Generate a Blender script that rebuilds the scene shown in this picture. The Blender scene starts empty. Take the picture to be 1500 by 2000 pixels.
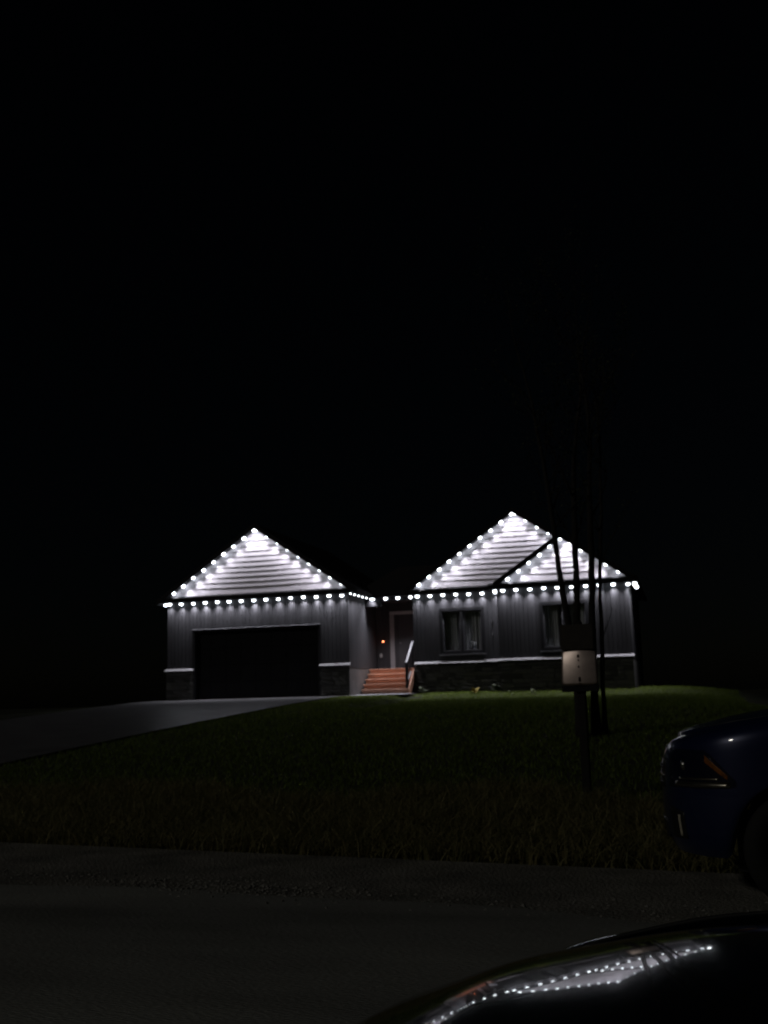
import bpy, bmesh, math, random
import numpy as np
from mathutils import Vector, Matrix

random.seed(7)
rng = np.random.default_rng(11)
scene = bpy.context.scene
COL = scene.collection

# ------------------------------------------------------------------ camera
CAM = Vector((17.977, -35.456, -0.134))
YAW, PITCH, ROLL = -0.27569, 0.17525, -0.02742
F_PX = 2050.0
def cam_basis():
    fwd = Vector((math.sin(YAW) * math.cos(PITCH), math.cos(YAW) * math.cos(PITCH), math.sin(PITCH)))
    rt = Vector((math.cos(YAW), -math.sin(YAW), 0))
    up = rt.cross(fwd)
    return rt * math.cos(ROLL) + up * math.sin(ROLL), -rt * math.sin(ROLL) + up * math.cos(ROLL), fwd
_r, _u, _f = cam_basis()
cam_data = bpy.data.cameras.new("camera")
cam = bpy.data.objects.new("camera", cam_data)
COL.objects.link(cam)
m = Matrix(((_r.x, _u.x, -_f.x), (_r.y, _u.y, -_f.y), (_r.z, _u.z, -_f.z)))
cam.matrix_world = Matrix.Translation(CAM) @ m.to_4x4()
cam_data.sensor_fit = 'VERTICAL'
cam_data.sensor_height = 36.0
cam_data.lens = 36.0 * F_PX / 2000.0
cam_data.clip_start = 0.05
cam_data.clip_end = 2000
cam_data.dof.use_dof = True
cam_data.dof.focus_distance = 3.0
cam_data.dof.aperture_fstop = 5.6
scene.camera = cam

# ------------------------------------------------------------------ world, sun, exposure
SUN_EL, SUN_AZ = math.radians(26), math.radians(222)      # compass bearing of the light, behind the viewer
world = bpy.data.worlds.new("World")
scene.world = world
world.use_nodes = True
wn = world.node_tree
bg = wn.nodes["Background"]
sky = wn.nodes.new("ShaderNodeTexSky")
sky.sky_type = 'NISHITA'
sky.sun_disc = False
sky.sun_elevation = SUN_EL
sky.sun_rotation = SUN_AZ
wn.links.new(sky.outputs[0], bg.inputs[0])
bg.inputs[1].default_value = 0.00020
sd = bpy.data.lights.new("sun", 'SUN')
sd.energy = 0.14
sd.angle = math.radians(4)
sd.color = (1.0, 0.95, 0.85)
sun = bpy.data.objects.new("sun", sd)
COL.objects.link(sun)
_to = Vector((math.sin(SUN_AZ) * math.cos(SUN_EL), math.cos(SUN_AZ) * math.cos(SUN_EL), math.sin(SUN_EL)))
sun.rotation_euler = _to.to_track_quat('Z', 'Y').to_euler()
scene.view_settings.view_transform = 'Standard'
scene.view_settings.look = 'None'
scene.view_settings.exposure = 0.0
scene.view_settings.gamma = 1.0
scene.view_settings.use_curve_mapping = False
scene.render.engine = 'CYCLES'
scene.cycles.max_bounces = 6
scene.cycles.transparent_max_bounces = 12
scene.cycles.sample_clamp_indirect = 3.0
scene.cycles.use_light_tree = True
scene.cycles.use_denoising = True

# ------------------------------------------------------------------ helpers
def obj(name, mesh, mat=None, parent=None, loc=(0, 0, 0), rot=(0, 0, 0), scale=(1, 1, 1)):
    o = bpy.data.objects.new(name, mesh)
    COL.objects.link(o)
    o.location, o.rotation_euler, o.scale = loc, rot, scale
    if parent: o.parent = parent
    if mat is not None and mesh is not None and len(mesh.materials) == 0: mesh.materials.append(mat)
    return o
def tag(o, label=None, cat=None, group=None, kind=None):
    if label: o["label"] = label
    if cat: o["category"] = cat
    if group: o["group"] = group
    if kind: o["kind"] = kind
    return o
def empty(name, loc=(0, 0, 0), rz=0.0):
    e = bpy.data.objects.new(name, None)
    e.empty_display_size = 0.2
    COL.objects.link(e)
    e.location = loc
    e.rotation_euler = (0, 0, rz)
    return e
def pymesh(name, verts, faces, smooth=False):
    me = bpy.data.meshes.new(name)
    me.from_pydata([tuple(v) for v in verts], [], faces)
    me.validate()
    if smooth: me.polygons.foreach_set("use_smooth", [True] * len(me.polygons))
    me.update()
    return me
class MB:
    """collects shapes, builds one mesh object"""
    def __init__(s): s.v, s.f = [], []
    def box(s, a, b):
        n = len(s.v)
        (x0, y0, z0), (x1, y1, z1) = a, b
        s.v += [(x0, y0, z0), (x1, y0, z0), (x1, y1, z0), (x0, y1, z0), (x0, y0, z1), (x1, y0, z1), (x1, y1, z1), (x0, y1, z1)]
        s.f += [tuple(n + i for i in q) for q in ((0, 3, 2, 1), (4, 5, 6, 7), (0, 1, 5, 4), (1, 2, 6, 5), (2, 3, 7, 6), (3, 0, 4, 7))]
        return s
    def bar(s, a, b, w, h, up=(0, 0, 1)):
        a, b = Vector(a), Vector(b)
        d = (b - a).normalized()
        side = d.cross(Vector(up)).normalized()
        u = side.cross(d)
        n = len(s.v)
        for p in (a, b):
            for i, j in ((-1, -1), (1, -1), (1, 1), (-1, 1)):
                s.v.append(tuple(p + side * i * w / 2 + u * j * h / 2))
        s.f += [(n, n + 1, n + 2, n + 3), (n + 7, n + 6, n + 5, n + 4)] + [(n + i, n + 4 + i, n + 4 + (i + 1) % 4, n + (i + 1) % 4) for i in range(4)]
        return s
    def tube(s, pts, rad, seg=8, cap=True):
        pts = [Vector(p) for p in pts]
        n0 = len(s.v)
        prev = None
        for i, p in enumerate(pts):
            d = (pts[min(i + 1, len(pts) - 1)] - pts[max(i - 1, 0)]).normalized()
            if prev is None:
                ref = Vector((1, 0, 0)) if abs(d.x) < 0.9 else Vector((0, 1, 0))
            else: ref = prev
            a = (ref - d * ref.dot(d)).normalized()
            b = d.cross(a)
            prev = a
            r = rad[i] if isinstance(rad, (list, tuple)) else rad
            for k in range(seg):
                t = 2 * math.pi * k / seg
                s.v.append(tuple(p + (a * math.cos(t) + b * math.sin(t)) * r))
        for i in range(len(pts) - 1):
            for k in range(seg):
                q = n0 + i * seg
                s.f.append((q + k, q + (k + 1) % seg, q + seg + (k + 1) % seg, q + seg + k))
        if cap:
            s.f.append(tuple(n0 + k for k in reversed(range(seg))))
            s.f.append(tuple(n0 + (len(pts) - 1) * seg + k for k in range(seg)))
        return s
    def poly(s, pts, depth):
        """pts: ring, extruded by vector depth"""
        n = len(s.v); k = len(pts); dv = Vector(depth)
        s.v += [tuple(p) for p in pts] + [tuple(Vector(p) + dv) for p in pts]
        s.f += [tuple(range(n, n + k)), tuple(reversed(range(n + k, n + 2 * k)))]
        s.f += [(n + i, n + k + i, n + k + (i + 1) % k, n + (i + 1) % k) for i in range(k)]
        return s
    def mesh(s, name, smooth=False, fix=True):
        me = pymesh(name, s.v, s.f, smooth)
        if fix:
            bm = bmesh.new(); bm.from_mesh(me)
            bmesh.ops.recalc_face_normals(bm, faces=bm.faces)
            bm.to_mesh(me); bm.free()
        return me
    def build(s, name, mat, parent=None, smooth=False, bevel=0.0, **kw):
        o = obj(name, s.mesh(name, smooth), mat, parent, **kw)
        if bevel:
            b = o.modifiers.new("bevel", 'BEVEL'); b.width = bevel; b.segments = 2; b.limit_method = 'ANGLE'
        return o

# ------------------------------------------------------------------ materials
def mat(name, color, rough=0.7, metal=0.0, noise=None, bump=None, rand=0.0, coat=0.0, spec=None, stretch=(1, 1, 1), coords="Object"):
    """noise=(scale, amount, detail); bump=(scale, strength, distance); rand = per-object brightness spread"""
    M = bpy.data.materials.new(name)
    M.use_nodes = True
    nt = M.node_tree; N = nt.nodes; L = nt.links
    p = N["Principled BSDF"]
    p.inputs["Base Color"].default_value = (*color, 1)
    p.inputs["Roughness"].default_value = rough
    p.inputs["Metallic"].default_value = metal
    if coat:
        p.inputs["Coat Weight"].default_value = coat
        p.inputs["Coat Roughness"].default_value = 0.02
    if spec is not None: p.inputs["Specular IOR Level"].default_value = spec
    tc = N.new("ShaderNodeTexCoord")
    mp = N.new("ShaderNodeMapping"); mp.inputs["Scale"].default_value = stretch
    L.new(tc.outputs[coords], mp.inputs[0])
    val = None
    if noise:
        t = N.new("ShaderNodeTexNoise"); t.inputs["Scale"].default_value = noise[0]
        t.inputs["Detail"].default_value = noise[2] if len(noise) > 2 else 6
        L.new(mp.outputs[0], t.inputs["Vector"])
        r = N.new("ShaderNodeMapRange")
        r.inputs["From Min"].default_value = 0.3; r.inputs["From Max"].default_value = 0.7
        r.inputs["To Min"].default_value = 1 - noise[1]; r.inputs["To Max"].default_value = 1 + noise[1]
        L.new(t.outputs["Fac"], r.inputs["Value"]); val = r.outputs[0]
    if rand:
        oi = N.new("ShaderNodeObjectInfo")
        r2 = N.new("ShaderNodeMapRange")
        r2.inputs["To Min"].default_value = 1 - rand; r2.inputs["To Max"].default_value = 1 + rand
        L.new(oi.outputs["Random"], r2.inputs["Value"])
        if val is not None:
            mu = N.new("ShaderNodeMath"); mu.operation = 'MULTIPLY'
            L.new(val, mu.inputs[0]); L.new(r2.outputs[0], mu.inputs[1]); val = mu.outputs[0]
        else: val = r2.outputs[0]
    if val is not None:
        mx = N.new("ShaderNodeVectorMath"); mx.operation = 'SCALE'
        mx.inputs[0].default_value = color
        L.new(val, mx.inputs["Scale"])
        L.new(mx.outputs[0], p.inputs["Base Color"])
    if bump:
        t = N.new("ShaderNodeTexNoise"); t.inputs["Scale"].default_value = bump[0]; t.inputs["Detail"].default_value = 8
        L.new(mp.outputs[0], t.inputs["Vector"])
        b = N.new("ShaderNodeBump"); b.inputs["Strength"].default_value = bump[1]
        b.inputs["Distance"].default_value = bump[2] if len(bump) > 2 else 0.01
        L.new(t.outputs["Fac"], b.inputs["Height"]); L.new(b.outputs[0], p.inputs["Normal"])
    return M
def emit(name, color, strength):
    M = bpy.data.materials.new(name); M.use_nodes = True
    nt = M.node_tree
    p = nt.nodes["Principled BSDF"]
    p.inputs["Base Color"].default_value = (0.05, 0.05, 0.05, 1)
    p.inputs["Emission Color"].default_value = (*color, 1)
    p.inputs["Emission Strength"].default_value = strength
    return M
def glass(name, tint, gloss=0.12, rough=0.02):
    M = bpy.data.materials.new(name); M.use_nodes = True
    nt = M.node_tree; N = nt.nodes
    N.remove(N["Principled BSDF"])
    out = N["Material Output"]
    t = N.new("ShaderNodeBsdfTransparent"); t.inputs[0].default_value = (*tint, 1)
    g = N.new("ShaderNodeBsdfGlossy"); g.inputs["Roughness"].default_value = rough
    x = N.new("ShaderNodeMixShader"); x.inputs[0].default_value = gloss
    nt.links.new(t.outputs[0], x.inputs[1]); nt.links.new(g.outputs[0], x.inputs[2]); nt.links.new(x.outputs[0], out.inputs[0])
    return M

M = dict(
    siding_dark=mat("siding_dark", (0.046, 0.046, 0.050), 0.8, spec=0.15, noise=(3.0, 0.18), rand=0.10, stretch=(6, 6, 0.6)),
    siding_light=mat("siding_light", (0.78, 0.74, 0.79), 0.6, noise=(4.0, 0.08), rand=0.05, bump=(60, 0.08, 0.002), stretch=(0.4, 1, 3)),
    wall_core=mat("wall_core", (0.05, 0.05, 0.055), 0.8, noise=(2, 0.1)),
    stone=mat("stone", (0.062, 0.063, 0.060), 0.9, noise=(9, 0.35), bump=(22, 0.7, 0.02), rand=0.45),
    ledge=mat("ledge", (0.30, 0.295, 0.31), 0.8, noise=(12, 0.12), bump=(40, 0.3, 0.004), rand=0.04),
    trim_black=mat("trim_black", (0.012, 0.012, 0.014), 0.6, spec=0.2, noise=(5, 0.2)),
    door_black=mat("door_black", (0.006, 0.006, 0.008), 0.65, spec=0.15, noise=(3, 0.2), bump=(90, 0.1, 0.002)),
    shingle=mat("shingle", (0.022, 0.022, 0.025), 0.95, noise=(14, 0.35), bump=(40, 0.8, 0.01)),
    soffit=mat("soffit", (0.02, 0.02, 0.023), 0.6, noise=(4, 0.15)),
    drive_asphalt=mat("drive_asphalt", (0.15, 0.148, 0.158), 0.42, noise=(1.3, 0.2, 10), bump=(60, 0.25, 0.003)),
    concrete=mat("concrete", (0.30, 0.295, 0.31), 0.9, noise=(1.3, 0.14, 10), bump=(60, 0.4, 0.004)),
    foundation=mat("foundation", (0.11, 0.10, 0.095), 0.95, noise=(3, 0.2), bump=(30, 0.4, 0.006)),
    asphalt=mat("asphalt", (0.25, 0.255, 0.232), 0.85, noise=(0.9, 0.38, 12), stretch=(0.35, 1.3, 1), bump=(70, 0.9, 0.012)),
    gravel_base=mat("gravel_base", (0.20, 0.194, 0.168), 0.95, noise=(2.2, 0.4, 12), bump=(35, 1.0, 0.03)),
    pebble=mat("pebble", (0.24, 0.235, 0.215), 0.9, noise=(20, 0.3)),
    soil=mat("soil", (0.030, 0.034, 0.014), 1.0, noise=(1.2, 0.35, 10), bump=(18, 1.0, 0.05)),
    wood=mat("wood", (0.48, 0.255, 0.17), 0.65, noise=(3.2, 0.25, 8), bump=(14, 0.2, 0.004), rand=0.12, stretch=(0.5, 6, 6)),
    rail=mat("rail", (0.20, 0.20, 0.22), 0.5, metal=0.0, noise=(8, 0.1)),
    post_wood=mat("post_wood", (0.018, 0.016, 0.014), 0.9, noise=(4, 0.3, 8), bump=(14, 0.5, 0.006), stretch=(5, 5, 0.5)),
    bark=mat("bark", (0.022, 0.020, 0.018), 0.95, noise=(8, 0.35, 8), bump=(22, 1.0, 0.02), stretch=(3, 3, 0.7)),
    leaf=mat("leaf", (0.040, 0.045, 0.016), 0.7, noise=(2, 0.4)),
    curtain=mat("curtain", (0.75, 0.75, 0.76), 0.9, noise=(5, 0.15), stretch=(3, 3, 0.4)),
    room=mat("room", (0.05, 0.05, 0.05), 0.9, noise=(2, 0.2)),
    vinyl=mat("vinyl", (0.10, 0.10, 0.11), 0.5, noise=(5, 0.1)),
    door_panel=mat("door_panel", (0.03, 0.03, 0.035), 0.45, noise=(4, 0.15)),
    door_glass=mat("door_glass", (0.30, 0.32, 0.48), 0.25, noise=(2.5, 0.25)),
    light_housing=mat("light_housing", (0.03, 0.03, 0.035), 0.4, metal=0.3, noise=(20, 0.1)),
    white_plastic=mat("white_plastic", (0.45, 0.45, 0.45), 0.5, noise=(15, 0.05)),
    black_plastic=mat("black_plastic", (0.015, 0.015, 0.016), 0.45, noise=(20, 0.2)),
    sign_metal=mat("sign_metal", (0.84, 0.70, 0.64), 0.42, metal=0.9, noise=(9, 0.14, 6), bump=(6, 0.12, 0.01)),
    sign_brown=mat("sign_brown", (0.030, 0.024, 0.017), 0.7, noise=(10, 0.25)),
    bolt=mat("bolt", (0.02, 0.018, 0.016), 0.7, metal=0.3, noise=(30, 0.3)),
    paint_blue=mat("paint_blue", (0.008, 0.016, 0.075), 0.32, metal=0.25, coat=1.0, noise=(300, 0.12, 2)),
    paint_black=mat("paint_black", (0.0010, 0.0010, 0.0013), 0.12, metal=0.0, spec=0.1, coat=1.0, noise=(300, 0.12, 2)),
    rubber=mat("rubber", (0.012, 0.012, 0.012), 0.85, noise=(20, 0.2), bump=(60, 0.3, 0.003)),
    alloy=mat("alloy", (0.35, 0.35, 0.37), 0.3, metal=1.0, noise=(10, 0.1)),
    lamp_housing=mat("lamp_housing", (0.055, 0.055, 0.05), 0.35, noise=(30, 0.3)),
    chrome=mat("chrome", (0.8, 0.8, 0.8), 0.12, metal=1.0, noise=(20, 0.05)),
    satin_chrome=mat("satin_chrome", (0.95, 0.87, 0.78), 0.27, metal=1.0, noise=(40, 0.3)),
    reflector=mat("reflector", (0.62, 0.58, 0.46), 0.45, metal=0.2, noise=(30, 0.15)),
    amber=mat("amber", (0.62, 0.21, 0.03), 0.25, noise=(45, 0.5), bump=(80, 0.6, 0.004)),
    car_glass=mat("car_glass", (0.006, 0.007, 0.008), 0.03, coat=0.5, noise=(3, 0.1)),
    lamp_glass=glass("lamp_glass", (0.85, 0.85, 0.83), 0.07, 0.03),
    window_glass=glass("window_glass", (0.92, 0.93, 0.94), 0.06, 0.02),
    plant_yellow=mat("plant_yellow", (0.34, 0.27, 0.055), 0.6, noise=(12, 0.3), rand=0.15),
    plant_pale=mat("plant_pale", (0.26, 0.31, 0.16), 0.6, noise=(12, 0.3), rand=0.2),
    plant_dull=mat("plant_dull", (0.07, 0.085, 0.05), 0.7, noise=(12, 0.3), rand=0.2),
    lens=emit("lens", (0.86, 0.93, 1.0), 9.0),
    led_orange=emit("led_orange", (1.0, 0.24, 0.10), 6.0),
)
def grass_mat(name, a, b):
    G = bpy.data.materials.new(name); G.use_nodes = True
    nt = G.node_tree; N = nt.nodes; p = N["Principled BSDF"]
    p.inputs["Roughness"].default_value = 0.6
    p.inputs["Specular IOR Level"].default_value = 0.2
    g = N.new("ShaderNodeNewGeometry")
    cr = N.new("ShaderNodeMix"); cr.data_type = 'RGBA'
    cr.inputs["A"].default_value = (*a, 1); cr.inputs["B"].default_value = (*b, 1)
    nt.links.new(g.outputs["Random Per Island"], cr.inputs["Factor"])
    nt.links.new(cr.outputs["Result"], p.inputs["Base Color"])
    tr = N.new("ShaderNodeBsdfTranslucent")
    sc_ = N.new("ShaderNodeVectorMath"); sc_.operation = 'SCALE'; sc_.inputs["Scale"].default_value = 1.0
    nt.links.new(cr.outputs["Result"], sc_.inputs[0]); nt.links.new(sc_.outputs[0], tr.inputs[0])
    ad = N.new("ShaderNodeAddShader")
    nt.links.new(p.outputs[0], ad.inputs[0]); nt.links.new(tr.outputs[0], ad.inputs[1])
    nt.links.new(ad.outputs[0], N["Material Output"].inputs[0])
    return G
M["grass"] = grass_mat("grass", (0.056, 0.090, 0.013), (0.112, 0.144, 0.020))
M["weed"] = grass_mat("weed", (0.075, 0.080, 0.026), (0.19, 0.165, 0.075))

# ------------------------------------------------------------------ terrain
def sstep(a, b, v):
    t = np.clip((v - a) / (b - a), 0, 1)
    return t * t * (3 - 2 * t)
def edge_y(x): return -26.2 - 0.16 * (np.clip(x, -40, 60) - 13)
ROAD_Z = -1.484
def gz(x, y):
    x = np.asarray(x, float); y = np.asarray(y, float)
    e = edge_y(x)
    t = (2 - y) / (2 - e)
    z = -1.5 * np.interp(t, [0, .14, .28, .5, .71, .875, 1], [0, .066, .187, .41, .65, .85, 1])
    w = sstep(e + 3, e + 18, y)
    dx = np.maximum(0, x - 16.8)
    z = z - w * (0.03 * np.minimum(dx, 5) ** 2 + 0.16 * np.clip(dx - 5, 0, 7))
    dl = np.maximum(0, -1.5 - x)
    z = z - w * 0.05 * np.minimum(dl, 26)
    return np.maximum(z, -1.5)
def gz1(x, y): return float(gz(x, y))

def grid_mesh(name, xs, ys, zfun, fmask=None):
    X, Y = np.meshgrid(xs, ys)
    Z = zfun(X, Y)
    v = np.stack([X.ravel(), Y.ravel(), Z.ravel()], 1)
    nx = len(xs); f = []
    for j in range(len(ys) - 1):
        for i in range(nx - 1):
            if fmask is None or fmask((xs[i] + xs[i + 1]) / 2, (ys[j] + ys[j + 1]) / 2):
                a = j * nx + i
                f.append((a, a + 1, a + nx + 1, a + nx))
    return pymesh(name, v, f, True)
xs = np.concatenate([[-900, -300, -120, -60], np.arange(-30, 45.1, 0.75), [60, 100, 200, 500, 900]])
ys = np.concatenate([[-900, -200, -60], np.arange(-45, 20.1, 0.75), [30, 50, 100, 300, 900]])
def lawn_z(X, Y):
    bump = 0.03 * np.sin(X * 1.7 + Y * 0.6) * np.sin(Y * 1.3 - X * 0.4)
    w = sstep(-24, -6, Y) * (1 - sstep(-6, -2, Y)) + 0.0
    return gz(X, Y) - 0.02 + bump * w * ((X > 7.5) | (X < -2)) - .17 * sstep(8.0, 9.0, X) * sstep(0.0, 2.2, 2.0 - Y) * sstep(-11, -3, Y)
lawn = obj("lawn", grid_mesh("lawn", xs, ys, lawn_z), M["soil"])
tag(lawn, kind="structure")

# the road with its gravel shoulder
def strip(name, offs, z, mat_, x0=-200, x1=220, n=240):
    v, f = [], []
    X = np.linspace(x0, x1, n)
    for x in X:
        e = float(edge_y(x))
        for o in offs: v.append((x, e + o(x) if callable(o) else e + o, z))
    k = len(offs)
    for i in range(n - 1):
        for j in range(k - 1):
            f.append((i * k + j, (i + 1) * k + j, (i + 1) * k + j + 1, i * k + j + 1))
    o = obj(name, pymesh(name, v, f), mat_)
    return tag(o, kind="structure")
wob = lambda x: -1.75 + 0.12 * math.sin(x * 0.9) + 0.07 * math.sin(x * 2.3 + 1)
strip("road_shoulder", [-2.2, 0.12], ROAD_Z - 0.004, M["gravel_base"])
strip("road", [-11.0, wob], ROAD_Z, M["asphalt"], n=900)

# driveway and walk: a concrete sheet following the slope
DX0, DX1 = -1.15, 6.33
dys = np.concatenate([np.linspace(-27.0, 0.2, 60)])
def drv_z(X, Y): return np.maximum(gz(X, Y), ROAD_Z - 0.02) + 0.028
drv = obj("driveway", grid_mesh("driveway", np.linspace(DX0, DX1, 12), dys, drv_z), M["drive_asphalt"])
tag(drv, kind="structure")
walk = obj("footpath", grid_mesh("footpath", np.linspace(DX1 + 0.004, 8.55, 6), np.linspace(-0.25, 1.36, 6), drv_z), M["concrete"])
tag(walk, kind="structure")

# ------------------------------------------------------------------ house
SL = 0.672                      # roof slope
EAVE = 3.56                     # underside of the soffits
Yg, Ym, Yr, Yd = 0.17, 2.13, 1.60, 3.67          # front wall planes: garage, middle, right wing, porch
XG0, XG1 = -0.63, 6.47
XM0, XM1, XR1 = 8.34, 11.63, 16.17
LEDGE = 1.07
FLOOR = 0.93

house = empty("house", (0, 0, 0))
tag(house, "dark single-storey house with lit gables, black garage door and stone base", "house")

unit = MB().box((-.5, -.5, -.5), (.5, .5, .5)).mesh("plank_unit")
def boxpart(name, a, b, mat_, parent):
    c = [(p + q) / 2 for p, q in zip(a, b)]; s = [abs(q - p) for p, q in zip(a, b)]
    key = "unit_" + mat_.name
    me = bpy.data.meshes.get(key)
    if me is None:
        me = unit.copy(); me.name = key; me.materials.append(mat_)
    o = bpy.data.objects.new(name, me); COL.objects.link(o)
    o.location = c; o.scale = s; o.parent = parent
    return o

def part_box(name, a, b, mat_, parent, bevel=0.0):
    return MB().box(a, b).build(name, mat_, parent, bevel=bevel)

# walls: dark core, then planks, stones and boards standing proud of it
w_gar = MB().box((XG0, Yg + .02, 0), (0.49, 8.0, EAVE + .1)).box((5.33, Yg + .02, 0), (XG1 - .02, 8.0, EAVE + .1)) \
    .box((0.49, Yg + .02, 2.45), (5.33, 8.0, EAVE + .1)).box((0.49, 1.2, -0.3), (5.33, 1.3, 2.45)).build("garage_wall", M["wall_core"], house)
WIN1 = (9.36, 10.97, 1.375, 3.01)
WIN2 = (13.10, 14.75, 1.345, 3.02)
def wall_with_window(name, x0, x1, y, w, yb):
    a, b, c, d = w
    return MB().box((x0, y + .02, 0), (a, y + .2, EAVE + .1)).box((b, y + .02, 0), (x1, y + .2, EAVE + .1)) \
        .box((a, y + .02, 0), (b, y + .2, c)).box((a, y + .02, d), (b, y + .2, EAVE + .1)).build(name, M["wall_core"], house)
w_mid = wall_with_window("middle_wall", XM0, XM1 + .03, Ym, WIN1, 10)
w_rgt = wall_with_window("right_wall", XM1, XR1 - .02, Yr, WIN2, 10)
w_porch = MB().box((XG1, Yd + .02, 0), (XM0 + .4, Yd + .2, 3.7)).box((XM0, Ym + .2, 0), (XM0 + .15, Yd + .02, 3.7)).build("porch_wall", M["wall_core"], house)
w_side = MB().box((XR1 - .17, Yr + .2, 0), (XR1 - .02, 9.5, EAVE + .1)).box((8.4, 9.5, 0), (XR1 - .02, 9.65, EAVE + .1)) \
    .box((6.5, 7.9, 0), (8.5, 8.05, EAVE + .1)).build("rear_wall", M["wall_core"], house)
room = MB().box((8.6, Ym + 2.2, 0), (15.9, Ym + 2.3, 3.5)).build("interior_wall", M["room"], house)

def planks(x0, x1, y, z0, z1, parent, openings=(), w=0.152, mat_=None):
    """vertical siding planks on a wall that faces -Y"""
    mat_ = mat_ or M["siding_dark"]
    cuts = sorted({x0, x1} | {o[0] for o in openings if x0 < o[0] < x1} | {o[1] for o in openings if x0 < o[1] < x1})
    for a, b in zip(cuts, cuts[1:]):
        n = max(1, round((b - a) / w)); st = (b - a) / n
        hole = next((o for o in openings if o[0] - 1e-6 <= a and b <= o[1] + 1e-6), None)
        segs = [(z0, z1)] if hole is None else [s for s in ((z0, hole[2]), (hole[3], z1)) if s[1] - s[0] > .03]
        for i in range(n):
            for s0, s1 in segs:
                d = random.uniform(0, .003)
                boxpart("siding_plank", (a + i * st + .006, y - d, s0), (a + (i + 1) * st - .006, y + .021, s1), mat_, parent)
def planks_x(y0, y1, x, z0, z1, parent, w=0.152, sgn=1):
    n = round((y1 - y0) / w); st = (y1 - y0) / n
    for i in range(n):
        d = random.uniform(0, .003)
        boxpart("siding_plank", (x - .021 * sgn, y0 + i * st + .006, z0), (x + d * sgn, y0 + (i + 1) * st - .006, z1), M["siding_dark"], parent)
TZ = LEDGE + .045
planks(XG0, XG1, Yg, TZ, EAVE, w_gar, [(0.42, 5.40, 0, 2.53)])
planks(XM0, XM1 - .02, Ym, TZ, EAVE, w_mid, [WIN1])
planks(XM1, XR1, Yr, TZ, EAVE, w_rgt, [WIN2])
planks_x(Yg + .03, 3.66, XG1, FLOOR + .02, EAVE, w_gar)
planks_x(Yr + .03, 9.4, XR1, 1.0, EAVE, w_side)
planks(XG1 + .02, 7.0, Yd, FLOOR, 3.6, w_porch)
planks(7.0, XM0, Yd, 3.14, 3.6, w_porch)
# corner boards
for (x, y, par) in ((XG1 - .03, Yg - .004, w_gar), (XM1 - .012, Yr - .004, w_rgt)):
    boxpart("corner_board", (x - .03, y - .012, TZ), (x + .045, y + .05, EAVE), M["siding_dark"], par)
# plain concrete under the garage side wall
MB().box((XG1 - .02, Yg + .05, 0), (XG1 - .004, 3.66, FLOOR)).build("foundation", M["foundation"], house)
MB().box((XR1 - .02, Yr + .05, -.8), (XR1 - .004, 9.4, 1.0)).build("foundation", M["foundation"], house)
MB().box((XG0 - .0, Yg + .1, -1.2), (XG1 - .03, 9.4, -.0)).box((XG1 - .02, Ym + .12, -1.2), (XR1 - .03, 9.4, -.0)).box((XM1 + .02, Yr + .12, -1.2), (XR1 - .03, Ym + .11, -.0)).build("foundation", M["foundation"], house)

# stones: ashlar rows, each stone its own piece
stone_meshes = []
for k in range(6):
    bm = bmesh.new(); bmesh.ops.create_cube(bm, size=1)
    bmesh.ops.subdivide_edges(bm, edges=[e for e in bm.edges], cuts=1, use_grid_fill=True)
    for v in bm.verts:
        if v.co.y < -.4:
            edge_ = max(abs(v.co.x), abs(v.co.z)) > .4
            v.co.y += (0.28 if edge_ else 0) + random.uniform(-.18, .18)
        v.co.x += random.uniform(-.02, .02) if abs(v.co.x) > .4 else random.uniform(-.12, .12)
        v.co.z += random.uniform(-.04, .04)
    me = bpy.data.meshes.new("stone"); bm.to_mesh(me); bm.free(); me.materials.append(M["stone"])
    stone_meshes.append(me)
def stones(x0, x1, y, z0, z1, parent):
    z = z0
    while z < z1 - .04:
        h = random.choice((.095, .12, .15, .17))
        if z + h > z1 - .05: h = z1 - z
        x = x0 + .004
        while x < x1 - .03:
            l = random.uniform(.2, .55)
            if x + l > x1 - .12: l = x1 - x - .004
            o = bpy.data.objects.new("stone", random.choice(stone_meshes)); COL.objects.link(o)
            dp = random.uniform(.05, .09)
            o.location = (x + l / 2, y + .022 - dp / 2, z + h / 2); o.scale = (l - .012, dp, h - .012); o.parent = parent
            x += l
        z += h
stones(XG0 - .03, 0.44, Yg, -.06, LEDGE - .045, w_gar)
stones(5.38, XG1 + .01, Yg, -.02, LEDGE - .045, w_gar)
stones(XM0 + .02, XM1 - .02, Ym, -.20, LEDGE - .045, w_mid)
stones(XM1 - .02, XR1 + .02, Yr, -.24, LEDGE - .045, w_rgt)
# ledge stones on top of the stone base
def ledge(x0, x1, y, parent):
    x = x0
    while x < x1 - .01:
        l = min(random.uniform(.75, .95), x1 - x)
        if x1 - x - l < .3: l = x1 - x
        dz = random.uniform(-.004, .004)
        pp = [(x + .003, y + .02, LEDGE - .045 + dz), (x + .003, y - .13, LEDGE - .045 + dz), (x + .003, y - .13, LEDGE - .020 + dz), (x + .003, y + .02, LEDGE + .072 + dz)]
        MB().poly(pp, (l - .006, 0, 0)).build("ledge_stone", M["ledge"], parent, bevel=.006)
        x += l
ledge(XG0 - .06, 0.46, Yg, w_gar); ledge(5.36, XG1 + .05, Yg, w_gar)
ledge(XM0 + .02, XM1 - .06, Ym, w_mid); ledge(XM1 - .06, XR1 + .06, Yr, w_rgt)

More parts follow.
